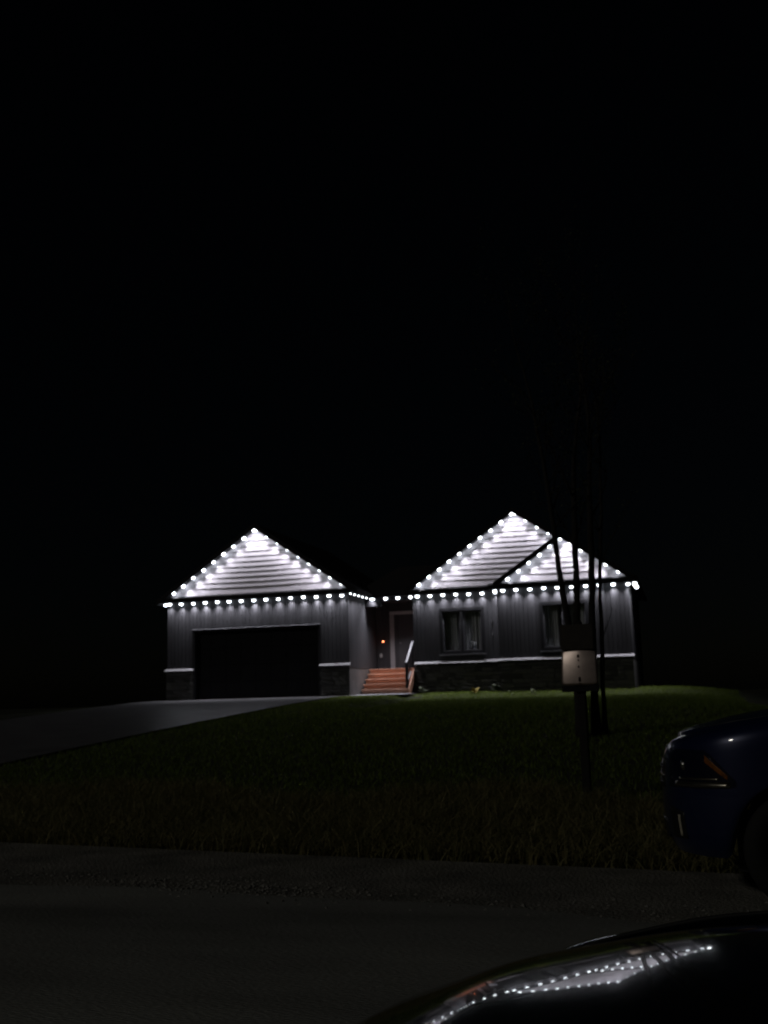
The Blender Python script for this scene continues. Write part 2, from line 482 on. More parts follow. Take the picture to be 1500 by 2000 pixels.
# gable boards (lap siding): each board a tilted, clipped piece
def gable(xc, apex, y, zb, name, expo=0.186, x_lo=-1e9):
    core_h = (apex - zb) / SL
    core = MB().poly([(xc - core_h, y + .03, zb), (xc + core_h, y + .03, zb), (xc, y + .03, apex)], (0, .12, 0)).build(name, M["wall_core"], house)
    z = zb
    while z < apex - .03:
        expo_ = .25 if z == zb else expo
        z1 = min(z + expo_ + .012, apex)
        wa, wb = (apex - z) / SL, max(0.0, (apex - z1) / SL)
        yb_, yt_ = y - .017, y + .012
        d = random.uniform(-.0015, .0015)
        v = [(xc - wa, yb_ + d, z), (xc + wa, yb_ + d, z), (xc + wb, yt_, z1), (xc - wb, yt_, z1),
             (xc - wa, y + .031, z), (xc + wa, y + .031, z), (xc + wb, y + .031, z1), (xc - wb, y + .031, z1)]
        f = [(0, 1, 2, 3), (4, 7, 6, 5), (0, 4, 5, 1), (1, 5, 6, 2), (2, 6, 7, 3), (3, 7, 4, 0)]
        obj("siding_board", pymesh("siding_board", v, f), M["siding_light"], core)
        z += expo_
    return core
ZB = 3.79
GA = (2.99, 6.15); MA = (12.23, 6.38); SA = (13.955, 5.26)     # gable centre x, apex of the underside
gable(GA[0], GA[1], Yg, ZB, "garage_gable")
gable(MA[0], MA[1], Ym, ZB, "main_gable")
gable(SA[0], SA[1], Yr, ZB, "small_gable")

# roofs
roof = MB().box((5.0, 6.0, 3.7), (5.05, 6.05, 3.75)).build("roof", M["shingle"], house)
def roof_pair(xc, apex, yf, yb_, half, th=0.17, left=None, right=None):
    for s, hw in ((-1, left or half), (1, right or half)):
        a = (xc, yf, apex); b = (xc + s * hw, yf, apex - SL * hw)
        up = Vector((0, 0, th))
        pts = [Vector(a), Vector(b), Vector(b) + up, Vector(a) + up]
        if s < 0: pts.reverse()
        MB().poly(pts, (0, yb_ - yf, 0)).build("roof_slope", M["shingle"], roof)
        # rake board along the front edge
        p2 = [Vector(a) + Vector((0, -.024, -.03)), Vector(b) + Vector((0, -.024, -.03)), Vector(b) + Vector((0, -.024, th - .01)), Vector(a) + Vector((0, -.024, th - .01))]
        if s < 0: p2.reverse()
        MB().poly(p2, (0, .022, 0)).build("rake_board", M["trim_black"], roof)
roof_pair(GA[0], GA[1], Yg - .30, 8.3, 3.93)
roof_pair(MA[0], MA[1], Ym - .30, 9.9, 4.25, left=4.12)
roof_pair(SA[0], SA[1], Yr - .30, 6.2, 2.45)
# porch roof between the garage and the right wing
pr = [(6.2, 1.93, 3.62), (8.7, 1.93, 3.62), (8.7, 8.3, 5.3), (6.2, 8.3, 5.3)]
MB().poly(pr, (0, 0, .14)).build("roof_slope", M["shingle"], roof)
MB().box((6.55, 2.30, 3.45), (8.32, Yd + .1, 3.50)).build("porch_ceiling", M["soffit"], roof)
# eave boxes: soffit and fascia with a small shingled skirt on top
def eave(x0, x1, yw, name="fascia", dep=.30):
    v = [(x0, yw - dep, EAVE), (x1, yw - dep, EAVE), (x1, yw - dep, ZB - .07), (x0, yw - dep, ZB - .07),
         (x0, yw - .002, EAVE), (x1, yw - .002, EAVE), (x1, yw - .002, ZB + .01), (x0, yw - .002, ZB + .01)]
    f = [(0, 1, 2, 3), (3, 2, 6, 7), (0, 4, 5, 1), (0, 3, 7, 4), (1, 5, 6, 2), (4, 7, 6, 5)]
    obj(name, pymesh(name, v, f), M["trim_black"], roof)
eave(XG0 - .32, XG1 + .34, Yg); eave(XM0 - .02, XM1 - .32, Ym); eave(XM1 - .31, XR1 + .34, Yr)
MB().box((XG1 + .002, Yg - .005, EAVE), (XG1 + .335, 1.90, ZB - .1)).build("fascia", M["trim_black"], roof)
MB().box((XG1 + .05, 1.91, EAVE), (XM0 + .0, 2.20, ZB - .12)).build("fascia", M["trim_black"], roof)
MB().box((XG1 + .02, 2.20, 3.25), (7.12, 2.29, 3.70)).build("porch_beam", M["trim_black"], roof)
MB().box((7.12, 2.20, 3.43), (XM0 - .002, 2.29, 3.70)).build("porch_beam", M["trim_black"], roof)
MB().box((XR1 + .002, Yr - .004, EAVE), (XR1 + .335, 9.6, ZB - .1)).build("fascia", M["trim_black"], roof)
MB().box((XG0 - .315, Yg - .004, EAVE), (XG0 - .002, 8.2, ZB - .1)).build("fascia", M["trim_black"], roof)
MB().box((XM1 - .30, Yr + .0, EAVE + .002), (XM1 - .022, Ym - .31, ZB - .1)).build("fascia", M["trim_black"], roof)

# garage door: four sections of raised panels in a black frame
gd = MB().box((0.50, 0.36, 0.0), (5.32, 0.40, 2.45)).build("garage_door", M["door_black"], house)
for r in range(4):
    z0 = 0.02 + r * .607
    MB().box((0.51, 0.335, z0), (5.31, 0.36, z0 + .597)).build("door_section", M["door_black"], gd, bevel=.008)
    for c in range(8):
        x0 = 0.58 + c * .592
        boxpart("door_panel", (x0, 0.322, z0 + .10), (x0 + .50, 0.336, z0 + .50), M["door_black"], gd)
boxpart("door_frame", (0.40, Yg - .022, 0), (0.50, .40, 2.45), M["trim_black"], gd)
boxpart("door_frame", (5.32, Yg - .022, 0), (5.42, .40, 2.45), M["trim_black"], gd)
boxpart("door_frame", (0.40, Yg - .024, 2.45), (5.42, .40, 2.515), M["trim_black"], gd)
MB().poly([(0.40, Yg + .02, 2.515), (0.40, Yg - .07, 2.515), (0.40, Yg - .07, 2.522), (0.40, Yg + .02, 2.56)], (5.02, 0, 0)).build("drip_cap", M["siding_dark"], gd)

# windows
def window(w, y, ornament=False):
    x0, x1, z0, z1 = w
    fr = MB()
    t = .09
    fr.box((x0 - .02, y - .03, z1 - t), (x1 + .02, y + .16, z1 + .015)).box((x0 - .02, y - .03, z0 - .015), (x1 + .02, y + .16, z0 + t))
    fr.box((x0 - .02, y - .03, z0 + t), (x0 + t, y + .16, z1 - t)).box((x1 - t, y - .03, z0 + t), (x1 + .02, y + .16, z1 - t))
    xm = (x0 + x1) / 2
    fr.box((xm - .045, y - .02, z0 + t), (xm + .045, y + .16, z1 - t))
    win = fr.build("window", M["trim_black"], house)
    MB().box((x0 - .06, y - .09, z0 - .075), (x1 + .06, y - .031, z0 - .018)).build("sill", M["vinyl"], win, bevel=.005)
    for a, b in ((x0 + t, xm - .045), (xm + .045, x1 - t)):
        s = MB(); q = .045
        zl, zh = z0 + t, z1 - t
        s.box((a, y + .03, zl), (b, y + .07, zl + q)).box((a, y + .03, zh - q), (b, y + .07, zh)).box((a, y + .03, zl + q), (a + q, y + .07, zh - q)).box((b - q, y + .03, zl + q), (b, y + .07, zh - q))
        s.build("sash", M["vinyl"], win)
        MB().box((a + q, y + .048, zl + q), (b - q, y + .054, zh - q)).build("pane", M["window_glass"], win)
    # curtains: pleated sheets on each side
    for a, b, seed in ((x0 + .10, x0 + .62, 0), (x1 - .74, x1 - .10, 2)):
        n = 60; v = []; f = []
        for i in range(n + 1):
            u = i / n
            yy = y + .30 + .035 * math.sin(u * 34 + seed) + .02 * math.sin(u * 13 + seed * 2)
            v += [(a + (b - a) * u, yy, z0 - .1), (a + (b - a) * u, yy, z1 + .05)]
        for i in range(n): f.append((2 * i, 2 * i + 2, 2 * i + 3, 2 * i + 1))
        obj("curtain", pymesh("curtain", v, f, True), M["curtain"], win)
    return win
window(WIN1, Ym); window(WIN2, Yr)
# a vase of pale flowers on the inner sill of the middle window
vase = empty("flower_vase", (10.55, Ym + .19, WIN1[2] + .06))
tag(vase, "small vase of pale flowers behind the right pane of the window beside the steps", "vase")
prof = [(0, .0), (.045, .0), (.06, .06), (.05, .13), (.03, .18), (.04, .2)]
v, f = [], []
for (r, z) in prof:
    for k in range(12): v.append((r * math.cos(k * math.pi / 6), r * math.sin(k * math.pi / 6), z))
for i in range(len(prof) - 1):
    for k in range(12): f.append((i * 12 + k, i * 12 + (k + 1) % 12, i * 12 + 12 + (k + 1) % 12, i * 12 + 12 + k))
obj("vase_body", pymesh("vase_body", v, f, True), M["vinyl"], vase)
for k in range(7):
    bm = bmesh.new(); bmesh.ops.create_icosphere(bm, subdivisions=1, radius=.05)
    for vv in bm.verts: vv.co *= random.uniform(.6, 1.25)
    me = bpy.data.meshes.new("blossom"); bm.to_mesh(me); bm.free()
    obj("blossom", me, M["white_plastic"], vase, loc=(random.uniform(-.09, .09), random.uniform(-.03, .03), .27 + random.uniform(-.05, .08)))
MB().box((10.2, Ym + .16, WIN1[2] - .1), (10.95, Ym + .28, WIN1[2] + .055)).build("inner_sill", M["vinyl"], house)

# front door with a tall glass light, side frame and head casing
fd = MB().box((7.34, Yd + .06, FLOOR + .01), (8.34, Yd + .11, 3.02)).build("front_door", M["door_panel"], house)
MB().box((7.52, Yd + .045, 1.36), (8.20, Yd + .06, 2.72)).build("glass_light", M["door_glass"], fd, bevel=.004)
MB().box((7.62, Yd + .045, 1.02), (8.10, Yd + .06, 1.26)).build("door_panel", M["door_panel"], fd, bevel=.006)
MB().box((7.19, Yd - .012, FLOOR + .01), (7.34, Yd + .12, 3.02)).build("door_jamb", M["siding_dark"], fd)
MB().box((7.02, Yd - .016, FLOOR + .01), (7.19, Yd + .0, 3.02)).build("door_casing", M["ledge"], fd)
MB().box((7.02, Yd - .022, 3.02), (8.34, Yd + .12, 3.14)).build("head_casing", M["white_plastic"], fd)
MB().tube([(7.42, Yd + .0, 1.92), (7.42, Yd + .05, 1.92)], .025, 10).build("door_handle", M["rail"], fd, smooth=True)

# ------------------------------------------------------------------ porch steps
steps = empty("porch_steps", (7.4, 1.45, 0))
tag(steps, "reddish wooden steps with black handrail leading up to the front door", "steps")
SO = Vector((7.4, 1.45, 0))
def sbox(name, a, b, mat_=None, bevel=.006):
    return MB().box(Vector(a) - SO, Vector(b) - SO).build(name, mat_ or M["wood"], steps, bevel=bevel)
rise, run = FLOOR / 5, 0.26
for k in range(5):
    z = rise * (k + 1); y0 = 1.45 + run * k
    if k < 4: sbox("tread", (6.50, y0 - .045, z - .042), (8.26, y0 + run - .002, z), bevel=.016)
    sbox("riser", (6.52, y0 + .012, z - rise + (0.003 if k else .03)), (8.24, y0 + .034, z - .040))
yb0 = 1.45 + run * 4
for k in range(8):
    sbox("deck_board", (6.50, yb0 - .03 + k * .145, FLOOR - .036), (8.335 if k > 20 else 8.30, yb0 + .108 + k * .145, FLOOR))
def stringer(x):
    pts = [(x, 1.38, -.02), (x, 1.62, -.02), (x, 2.17, .55), (x, 2.17, FLOOR - .05), (x, 1.38, .17)]
    MB().poly([Vector(p) - SO for p in pts], (.045, 0, 0)).build("stringer", M["wood"], steps, bevel=.004)
stringer(8.275)
MB().bar(Vector((8.20, 1.50, 1.08)) - SO, Vector((8.20, 2.52, 1.90)) - SO, .075, .045).build("handrail", M["rail"], steps, bevel=.006)
MB().bar(Vector((8.20, 1.54, .33)) - SO, Vector((8.20, 2.12, .80)) - SO, .05, .05).build("lower_rail", M["rail"], steps, bevel=.006)
sbox("post", (8.15, 1.50, .19), (8.25, 1.60, 1.12), M["trim_black"])
sbox("post", (8.16, 2.45, FLOOR), (8.24, 2.53, 1.86), M["trim_black"])
for k in range(6):
    t = (k + .8) / 7
    y_ = 1.55 + .9 * t
    boxpart("baluster", Vector((8.19, y_ - .01, .42 + .72 * t)) - SO, Vector((8.21, y_ + .01, 1.08 + .74 * t)) - SO, M["trim_black"], steps)

# small fittings by the door
bell = empty("doorbell", (6.745, Yd - .004, 1.99))
tag(bell, "small doorbell with a glowing orange button on the dark porch wall", "doorbell")
MB().box((-.03, -.03, -.06), (.03, 0, .06)).build("bell_case", M["black_plastic"], bell, bevel=.006)
bm = bmesh.new(); bmesh.ops.create_uvsphere(bm, u_segments=16, v_segments=10, radius=.055)
me = bpy.data.meshes.new("button"); bm.to_mesh(me); bm.free()
obj("button", me, M["led_orange"], bell, loc=(0, -.045, 0.01), scale=(.62, .5, .62))
ob = empty("outlet_cover", (6.64, Yd - .004, 1.47))
tag(ob, "pale oval outlet cover on the porch wall below the orange button", "outlet")
v = [(.055 * math.cos(t) , 0, .085 * math.sin(t)) for t in np.linspace(0, 2 * math.pi, 20, endpoint=False)]
MB().poly(v, (0, -.035, 0)).build("cover", M["white_plastic"], ob, bevel=.01)
MB().box((-.02, -.046, -.03), (.02, -.036, .03)).build("flap", M["white_plastic"], ob, bevel=.004)
# wall fixture right of the middle window
fx = empty("wall_bracket", (11.30, Ym - .006, 2.45))
tag(fx, "small dark bracket on the wall strip right of the middle window", "bracket")
MB().box((-.035, -.02, -.07), (.035, 0, .07)).build("back_plate", M["black_plastic"], fx, bevel=.004)
MB().tube([(0, -.01, .04), (0, -.10, .06), (0, -.13, .02), (0, -.12, -.03)], .012, 8).build("hook", M["black_plastic"], fx, smooth=True)
fx2 = empty("hose_tap", (11.30, Ym - .006, 2.02))
tag(fx2, "tiny dark fitting below the bracket right of the middle window", "fitting")
MB().box((-.03, -.015, -.04), (.03, 0, .04)).build("tap_plate", M["black_plastic"], fx2, bevel=.004)
MB().tube([(0, -.01, 0), (0, -.07, 0), (0, -.09, -.05)], .014, 8).build("spout", M["black_plastic"], fx2, smooth=True)

# ------------------------------------------------------------------ roof lights
ORD = "first second third fourth fifth sixth seventh eighth ninth tenth eleventh twelfth thirteenth fourteenth fifteenth sixteenth".split()
bm = bmesh.new(); bmesh.ops.create_uvsphere(bm, u_segments=14, v_segments=8, radius=1.0)
lens_me = bpy.data.meshes.new("lens"); bm.to_mesh(lens_me); bm.free()
lens_me.polygons.foreach_set("use_smooth", [True] * len(lens_me.polygons)); lens_me.materials.append(M["lens"])
hb = MB().tube([(0, 0, .018), (0, 0, .035), (0, 0, .052)], [.074, .076, .066], 14).mesh("housing"); hb.materials.append(M["light_housing"])
LAMP = bpy.data.lights.new("roof_light_beam", 'AREA')
LAMP.shape = 'DISK'; LAMP.size = .07; LAMP.energy = 4.0; LAMP.color = (0.93, 0.91, 1.0); LAMP.spread = math.radians(102)
LENS_R = 0.071
PORCH = LAMP.copy(); PORCH.energy = 10.0
RAKE = LAMP.copy(); RAKE.energy = 1.75; RAKE.spread = math.radians(98)
def variants(l):
    out_ = []
    for k in (.8, .92, 1.0, 1.1, 1.22):
        c = l.copy(); c.energy = l.energy * k; out_.append(c)
    return out_
EAVE_L, PORCH_L, RAKE_L = variants(LAMP), variants(PORCH), variants(RAKE)
def roof_light(p, tilt, label, group, lamp=None, r=1.0):
    """tilt: (beam pitch about x, about y, fitting roll about y)"""
    e = empty("roof_light", [c + random.uniform(-.012, .012) for c in p])
    e.rotation_euler = (0, tilt[2], 0)
    tag(e, label, "roof light", group)
    obj("housing", hb, None, e, scale=(r, r, 1))
    q = r * random.uniform(.92, 1.06)
    obj("lens", lens_me, None, e, scale=(LENS_R * q, LENS_R * q, LENS_R * .85 * q))
    l = bpy.data.objects.new("beam", random.choice(lamp or EAVE_L)); COL.objects.link(l); l.parent = e
    l.location = (0, 0, -LENS_R * .85 * q - .006)
    l.rotation_euler = (tilt[0] + random.uniform(-.05, .05), tilt[1], 0)
ZL = 3.515
TW = math.radians(8)
S = 0.483
def row(pts, tilt, text, group, lamp=None, r=1.0):
    for i, p in enumerate(pts): roof_light(p, tilt, text.format(ORD[i]), group, lamp, r)
gE = "lights along the eaves"; gR = "lights along the gable rakes"
row([(S * k, 0.05, ZL) for k in range(-1, 14)], (TW, 0, 0), "white light under the garage eave, {} from the left corner", gE)
roof_light((-.70, 0.16, ZL), (TW, 0, 0), "white light wrapped round the garage's far left eave corner", gE)
row([(6.714, -.295 + .483 * k + .03, ZL) for k in range(0, 6)], (0, TW, 0), "white light on the garage side eave, {} counted from the front corner", gE, None, .42)
row([(6.822 + S * k, 2.150, ZL) for k in range(0, 4)], (0, 0, 0), "white light on the porch eave above the steps, {} from the left", gE, PORCH_L)
row([(8.567 + S * k, 2.008, ZL) for k in range(0, 7)], (TW, 0, 0), "white light above the middle window wall, {} from the porch", gE)
roof_light((11.52, 1.62, ZL), (TW, 0, 0), "white light in the inner corner where the right wing steps forward", gE)
row([(11.824 + S * k, 1.478, ZL) for k in range(0, 10)], (TW, 0, 0), "white light under the right wing eave, {} from the inner corner", gE)
row([(16.40, 1.50 + .36 * k, ZL - .03 * k * 0) for k in range(0, 5)], (0, TW, 0), "white light at the far right house corner, {} from the front", gE)
th = math.atan(SL)
def rake(xc, apex_z, y, n, side, text, skip0=.062, dx=.4035):
    pts = []
    for k in range(n):
        x = xc + side * (skip0 + dx * k)
        pts.append((x, y, apex_z - SL * (skip0 + dx * k)))
    row(pts, (math.radians(7), 0, side * th), text, gR, RAKE_L, .95 if side < 0 else .75)
rake(3.0, 6.115, -0.02, 9, -1, "white light on the left slope of the garage gable, {} from the peak")
rake(3.0, 6.115, -0.02, 9, 1, "white light on the right slope of the garage gable, {} from the peak")
rake(12.24, 6.345, 1.94, 10, -1, "white light on the left slope of the tall gable, {} from the peak", dx=.392)
rake(12.24, 6.345, 1.94, 4, 1, "white light on the right slope of the tall gable, {} from the peak", dx=.392)
rake(13.965, 5.215, 1.41, 6, -1, "white light on the left slope of the small gable, {} from the peak", skip0=0.0, dx=.388)
rake(13.965, 5.215, 1.41, 5, 1, "white light on the right slope of the small gable, {} from the peak", skip0=.295, dx=.402)

# ------------------------------------------------------------------ grass
def blades(name, P, h, w, mat_, lean=.5):
    n = len(P)
    a = rng.uniform(0, 2 * np.pi, n)
    side = np.stack([np.cos(a), np.sin(a), np.zeros(n)], 1)
    ln = np.stack([rng.normal(0, lean, n), rng.normal(0, lean, n), np.zeros(n)], 1)
    h = h[:, None]; w = w[:, None]
    v0 = P - side * w; v1 = P + side * w
    up = np.array([[0, 0, 1.0]])
    v2 = P + up * h * .55 + ln * h * .3 + side * w * .7
    v3 = P + up * h * .55 + ln * h * .3 - side * w * .7
    v4 = P + up * h + ln * h
    V = np.stack([v0, v1, v2, v3, v4], 1).reshape(-1, 3)
    b = np.arange(n) * 5
    loops = np.stack([b, b + 1, b + 2, b + 3, b + 3, b + 2, b + 4], 1).ravel()
    me = bpy.data.meshes.new(name)
    me.vertices.add(len(V)); me.vertices.foreach_set("co", V.ravel())
    me.loops.add(len(loops)); me.loops.foreach_set("vertex_index", loops.astype(np.int32))
    me.polygons.add(2 * n)
    ls = np.stack([np.arange(n) * 7, np.arange(n) * 7 + 4], 1).ravel()
    me.polygons.foreach_set("loop_start", ls.astype(np.int32))
    me.update(calc_edges=True); me.validate()
    return obj(name, me, mat_)
def scatter(n, x0, x1, y0, y1, keep):
    x = rng.uniform(x0, x1, n); y = rng.uniform(y0, y1, n)
    k = keep(x, y)
    x, y = x[k], y[k]
    return np.stack([x, y, lawn_z(x, y) - .01], 1)
def on_lawn(x, y):
    fx_ = (x > XM0 + .1) & (x < XM1) & (y > Ym - .08) | (x >= XM1 - .1) & (x < XR1 + .1) & (y > Yr - .08)
    dw = (x > DX0 - .02) & (x < DX1 + .05)
    wk = (x > 6) & (x < 8.6) & (y > -.3)
    return ~fx_ & ~dw & ~wk & (y > edge_y(x) + .1)
P = scatter(60000, 6.3, 19.5, -4.5, 2.2, on_lawn)
g1 = blades("lawn_grass", P, rng.uniform(.03, .085, len(P)), rng.uniform(.004, .009, len(P)), M["grass"], lean=1.25)
tag(g1, "short green lawn grass lit along the foot of the house", "grass", kind="stuff")
P = scatter(120000, 3, 24, -24, -4.5, on_lawn)
g2 = blades("lawn_grass", P, rng.uniform(.04, .10, len(P)), rng.uniform(.006, .012, len(P)), M["grass"])
tag(g2, "dark unlit lawn grass sloping down towards the road", "grass", kind="stuff")
def bank(x, y):
    e = edge_y(x)
    return (y > e + .05) & (y < e + 3.4 + .5 * np.sin(x * 1.3)) & on_lawn(x, y)
P = scatter(110000, 5, 22, -29, -21.5, bank)
cl = .5 + .5 * np.sin(P[:, 0] * 2.9 + 1.3 * np.sin(P[:, 1] * 2.2)) * np.sin(P[:, 1] * 3.1 + P[:, 0])
g3 = blades("roadside_weeds", P, rng.uniform(.06, .20, len(P)) + .16 * cl * rng.uniform(0, 1, len(P)), rng.uniform(.004, .011, len(P)), M["weed"], lean=.7)
tag(g3, "rough weeds and tall grass on the bank beside the road", "weeds", kind="stuff")
# loose gravel on the shoulder
bm = bmesh.new()
n = 4200
X = rng.uniform(8, 22, n); off = -1.5 + rng.normal(0, .16, n)
pale = (np.abs(X - 14.5) < rng.uniform(.2, 1.3, n))
V, Fc = [], []
base = [(-1, -1, -.6), (1, -1, -.6), (0, 1.1, -.6), (0, 0, 1)]
for i in range(n):
    if not pale[i] and i % 9: continue
    r = rng.uniform(.005, .017); a = rng.uniform(0, 6.28); c, s = math.cos(a), math.sin(a)
    x, y = X[i], float(edge_y(X[i])) + off[i]
    k = len(V)
    for bx_, by_, bz_ in base: V.append((x + r * (bx_ * c - by_ * s), y + r * (bx_ * s + by_ * c), ROAD_Z + r * .5 * (bz_ + .5)))
    Fc += [(k, k + 1, k + 3), (k + 1, k + 2, k + 3), (k + 2, k, k + 3)]
bm.free()
tag(obj("loose_gravel", pymesh("loose_gravel", V, Fc), M["pebble"]), "loose pale gravel scattered along the road shoulder", "gravel", kind="stuff")

# ------------------------------------------------------------------ small plants by the house
def leafy(name, p, label, n, size, mat_, spread, group="small plants at the foot of the house"):
    e = empty(name, p); tag(e, label, "plant", group)
    st = MB()
    for k in range(n):
        a = random.uniform(0, 6.28); L_ = size * random.uniform(.6, 1.1); el = random.uniform(.35, 1.2)
        d = Vector((math.cos(a) * math.cos(el), math.sin(a) * math.cos(el), math.sin(el)))
        sd_ = Vector((-math.sin(a), math.cos(a), 0))
        b0 = d * spread * .3
        tip = d * L_ + Vector((0, 0, -L_ * .25))
        mid = d * L_ * .55
        w = L_ * random.uniform(.18, .28)
        up = d.cross(sd_) * L_ * .04
        v = [b0, mid - sd_ * w + up, tip, mid + sd_ * w + up, mid]
        obj("leaf", pymesh("leaf", v, [(0, 4, 1), (1, 4, 2), (2, 4, 3), (3, 4, 0)]), mat_, e)
        st.bar((0, 0, -.03), tuple(b0 + Vector((0, 0, .001))), .006, .006)
    st.build("stem", M["plant_dull"], e)
leafy("hosta", (10.72, 1.35, float(lawn_z(*np.array([[10.72, 1.35]]).T)[0])), "yellow-leaved plant in the grass below the middle window", 20, .34, M["plant_yellow"], .14)
leafy("seedling", (12.05, .9, float(lawn_z(*np.array([[12.05, .9]]).T)[0])), "small pale plant just right of the inner corner", 8, .22, M["plant_pale"], .08)
leafy("seedling", (12.80, .95, float(lawn_z(*np.array([[12.8, .95]]).T)[0])), "pair-leafed pale plant under the right wing's window edge", 9, .26, M["plant_pale"], .08)
leafy("seedling", (12.64, .98, float(lawn_z(*np.array([[12.64, .98]]).T)[0])), "tiny whitish plant left of the right window's pale plant", 5, .13, M["plant_pale"], .06)
leafy("shrub", (11.35, 1.75, float(lawn_z(*np.array([[11.35, 1.75]]).T)[0])), "thin dull shrub against the stones at the inner corner", 26, .42, M["plant_dull"], .3)
leafy("shrub", (8.75, 1.7, gz1(8.75, 1.7)), "thin dull shrub against the stones right of the steps", 22, .38, M["plant_dull"], .3)

# ------------------------------------------------------------------ trees
def bark_tube(mb, pts, r0, r1, seg=9):
    n = len(pts)
    mb.tube(pts, [r0 + (r1 - r0) * i / (n - 1) for i in range(n)], seg)
def tree(label, trunk_pts, r0, r1, seed, n_br=14, leaves=700, height=8.0, twig=None):
    random.seed(seed)
    base = Vector(trunk_pts[0])
    t = empty("tree", base); tag(t, label, "tree", "slender trees behind the roadside sign")
    pts = [Vector(p) - base for p in trunk_pts]
    # smooth the path and carry it on upwards
    top = pts[-1]; d = (pts[-1] - pts[-2]).normalized()
    while top.z < height:
        d = (d + Vector((random.uniform(-.10, .10), random.uniform(-.10, .10), .06))).normalized()
        top = top + d * .55; pts.append(top)
    fine = []
    for i in range(len(pts) - 1):
        a, b = pts[i], pts[i + 1]
        k = max(2, int((b - a).length / .25))
        for j in range(k):
            q = a.lerp(b, j / k)
            fine.append(q + Vector((random.uniform(-.008, .008), random.uniform(-.008, .008), 0)))
    fine.append(pts[-1])
    tr = MB()
    n = len(fine)
    rad = [(r0 + (r1 - r0) * min(1, fine[i].z / 4.0)) * (1 if fine[i].z < 4 else max(.12, 1 - (fine[i].z - 4) / (height - 3.6))) * random.uniform(.95, 1.06) for i in range(n)]
    rad[0] *= 1.5; rad[1] *= 1.2
    tr.tube(fine, rad, 9)
    tr.build("trunk", M["bark"], t, smooth=True)
    cr = MB(); lv = []
    def branch(p, d, L_, r, depth):
        q = [p]; dd = d.copy()
        k = max(3, int(L_ / .22))
        for j in range(k):
            dd = (dd + Vector((random.uniform(-.16, .16), random.uniform(-.16, .16), random.uniform(-.02, .16)))).normalized()
            q.append(q[-1] + dd * L_ / k)
            if depth and random.random() < .55:
                s = Vector((random.uniform(-1, 1), random.uniform(-1, 1), random.uniform(0, .8))).normalized()
                branch(q[-1], (dd + s * .8).normalized(), L_ * random.uniform(.3, .5), r * .5, depth - 1)
        cr.tube(q, [r * (1 - .85 * i / k) for i in range(k + 1)], 5)
        lv.extend(q[1:])
    for k in range(n_br):
        i = random.randrange(int(n * .40), n - 1)
        a = random.uniform(0, 6.28)
        d = Vector((math.cos(a) * .7, math.sin(a) * .7, random.uniform(.6, 1.1))).normalized()
        branch(fine[i], d, random.uniform(.9, 2.0), rad[i] * .4, 2)
    if twig:
        for (i0, d, L_) in twig: branch(min(fine, key=lambda q: abs(q.z - i0)), Vector(d).normalized(), L_, .014, 1)
    crown = cr.build("crown", M["bark"], t, smooth=True)
    v, f = [], []
    for k in range(leaves):
        p = random.choice(lv) + Vector((random.gauss(0, .07), random.gauss(0, .07), random.gauss(0, .07)))
        if p.z < 3.2: continue
        a = Vector((random.gauss(0, 1), random.gauss(0, 1), random.gauss(0, 1))).normalized()
        b = a.orthogonal().normalized()
        L_, w = random.uniform(.03, .06), random.uniform(.014, .026)
        i = len(v)
        v += [p, p + a * L_ * .5 + b * w, p + a * L_, p + a * L_ * .5 - b * w]
        f.append((i, i + 1, i + 2, i + 3))
    lo = obj("foliage", pymesh("foliage", v, f), M["leaf"], crown)
    tag(lo, kind="stuff")
G = lambda x, y: gz1(x, y) - .05
ty = -16.55
tree("leftmost slender dark tree trunk, leaning left above the sign", [(16.10, ty, G(16.1, ty)), (16.03, ty, .30), (15.99, ty, .97), (15.93, ty, 1.42), (15.86, ty, 2.1), (15.83, ty, 2.54), (15.74, ty, 3.6)], .062, .046, 3)
tree("straight dark tree trunk rising right behind the sign", [(16.13, ty - .35, G(16.13, ty)), (16.11, ty - .3, .07), (16.15, ty - .15, 1.23), (16.17, ty, 2.0), (16.17, ty, 2.5), (16.22, ty, 3.6)], .075, .050, 5)
tree("thickest dark tree trunk just right of the sign", [(16.36, ty, G(16.36, ty)), (16.36, ty, -.29), (16.40, ty, 1.22), (16.45, ty, 2.23), (16.47, ty, 3.2), (16.54, ty, 4.2)], .072, .052, 8)
tree("thin rightmost tree trunk with a short side twig", [(16.50, ty + .1, G(16.5, ty)), (16.50, ty + .1, -.3), (16.53, ty + .1, .77), (16.55, ty + .1, 1.49), (16.58, ty + .1, 2.04), (16.66, ty + .1, 3.0)], .042, .030, 13,
     height=6.5, twig=[(1.55, (.35, 0, 1.0), .55), (2.6, (.2, 0, 1), .5)])
random.seed(99)

# ------------------------------------------------------------------ roadside sign
sg = empty("road_sign", (16.80, -23.50, gz1(16.8, -23.5) - .05))
tag(sg, "roadside sign post with a dark upper panel and a pale bolted lower panel", "sign")
sz = gz1(16.8, -23.5) - .05
sg.rotation_euler = (0, 0, -0.10)
MB().box((-.045, .02, 0), (.045, .11, 2.0)).build("post", M["post_wood"], sg, bevel=.008)
MB().box((-.19, -.02, .62 - sz - .28), (.18, .0, .62 - sz)).build("upper_panel", M["sign_brown"], sg, bevel=.004)
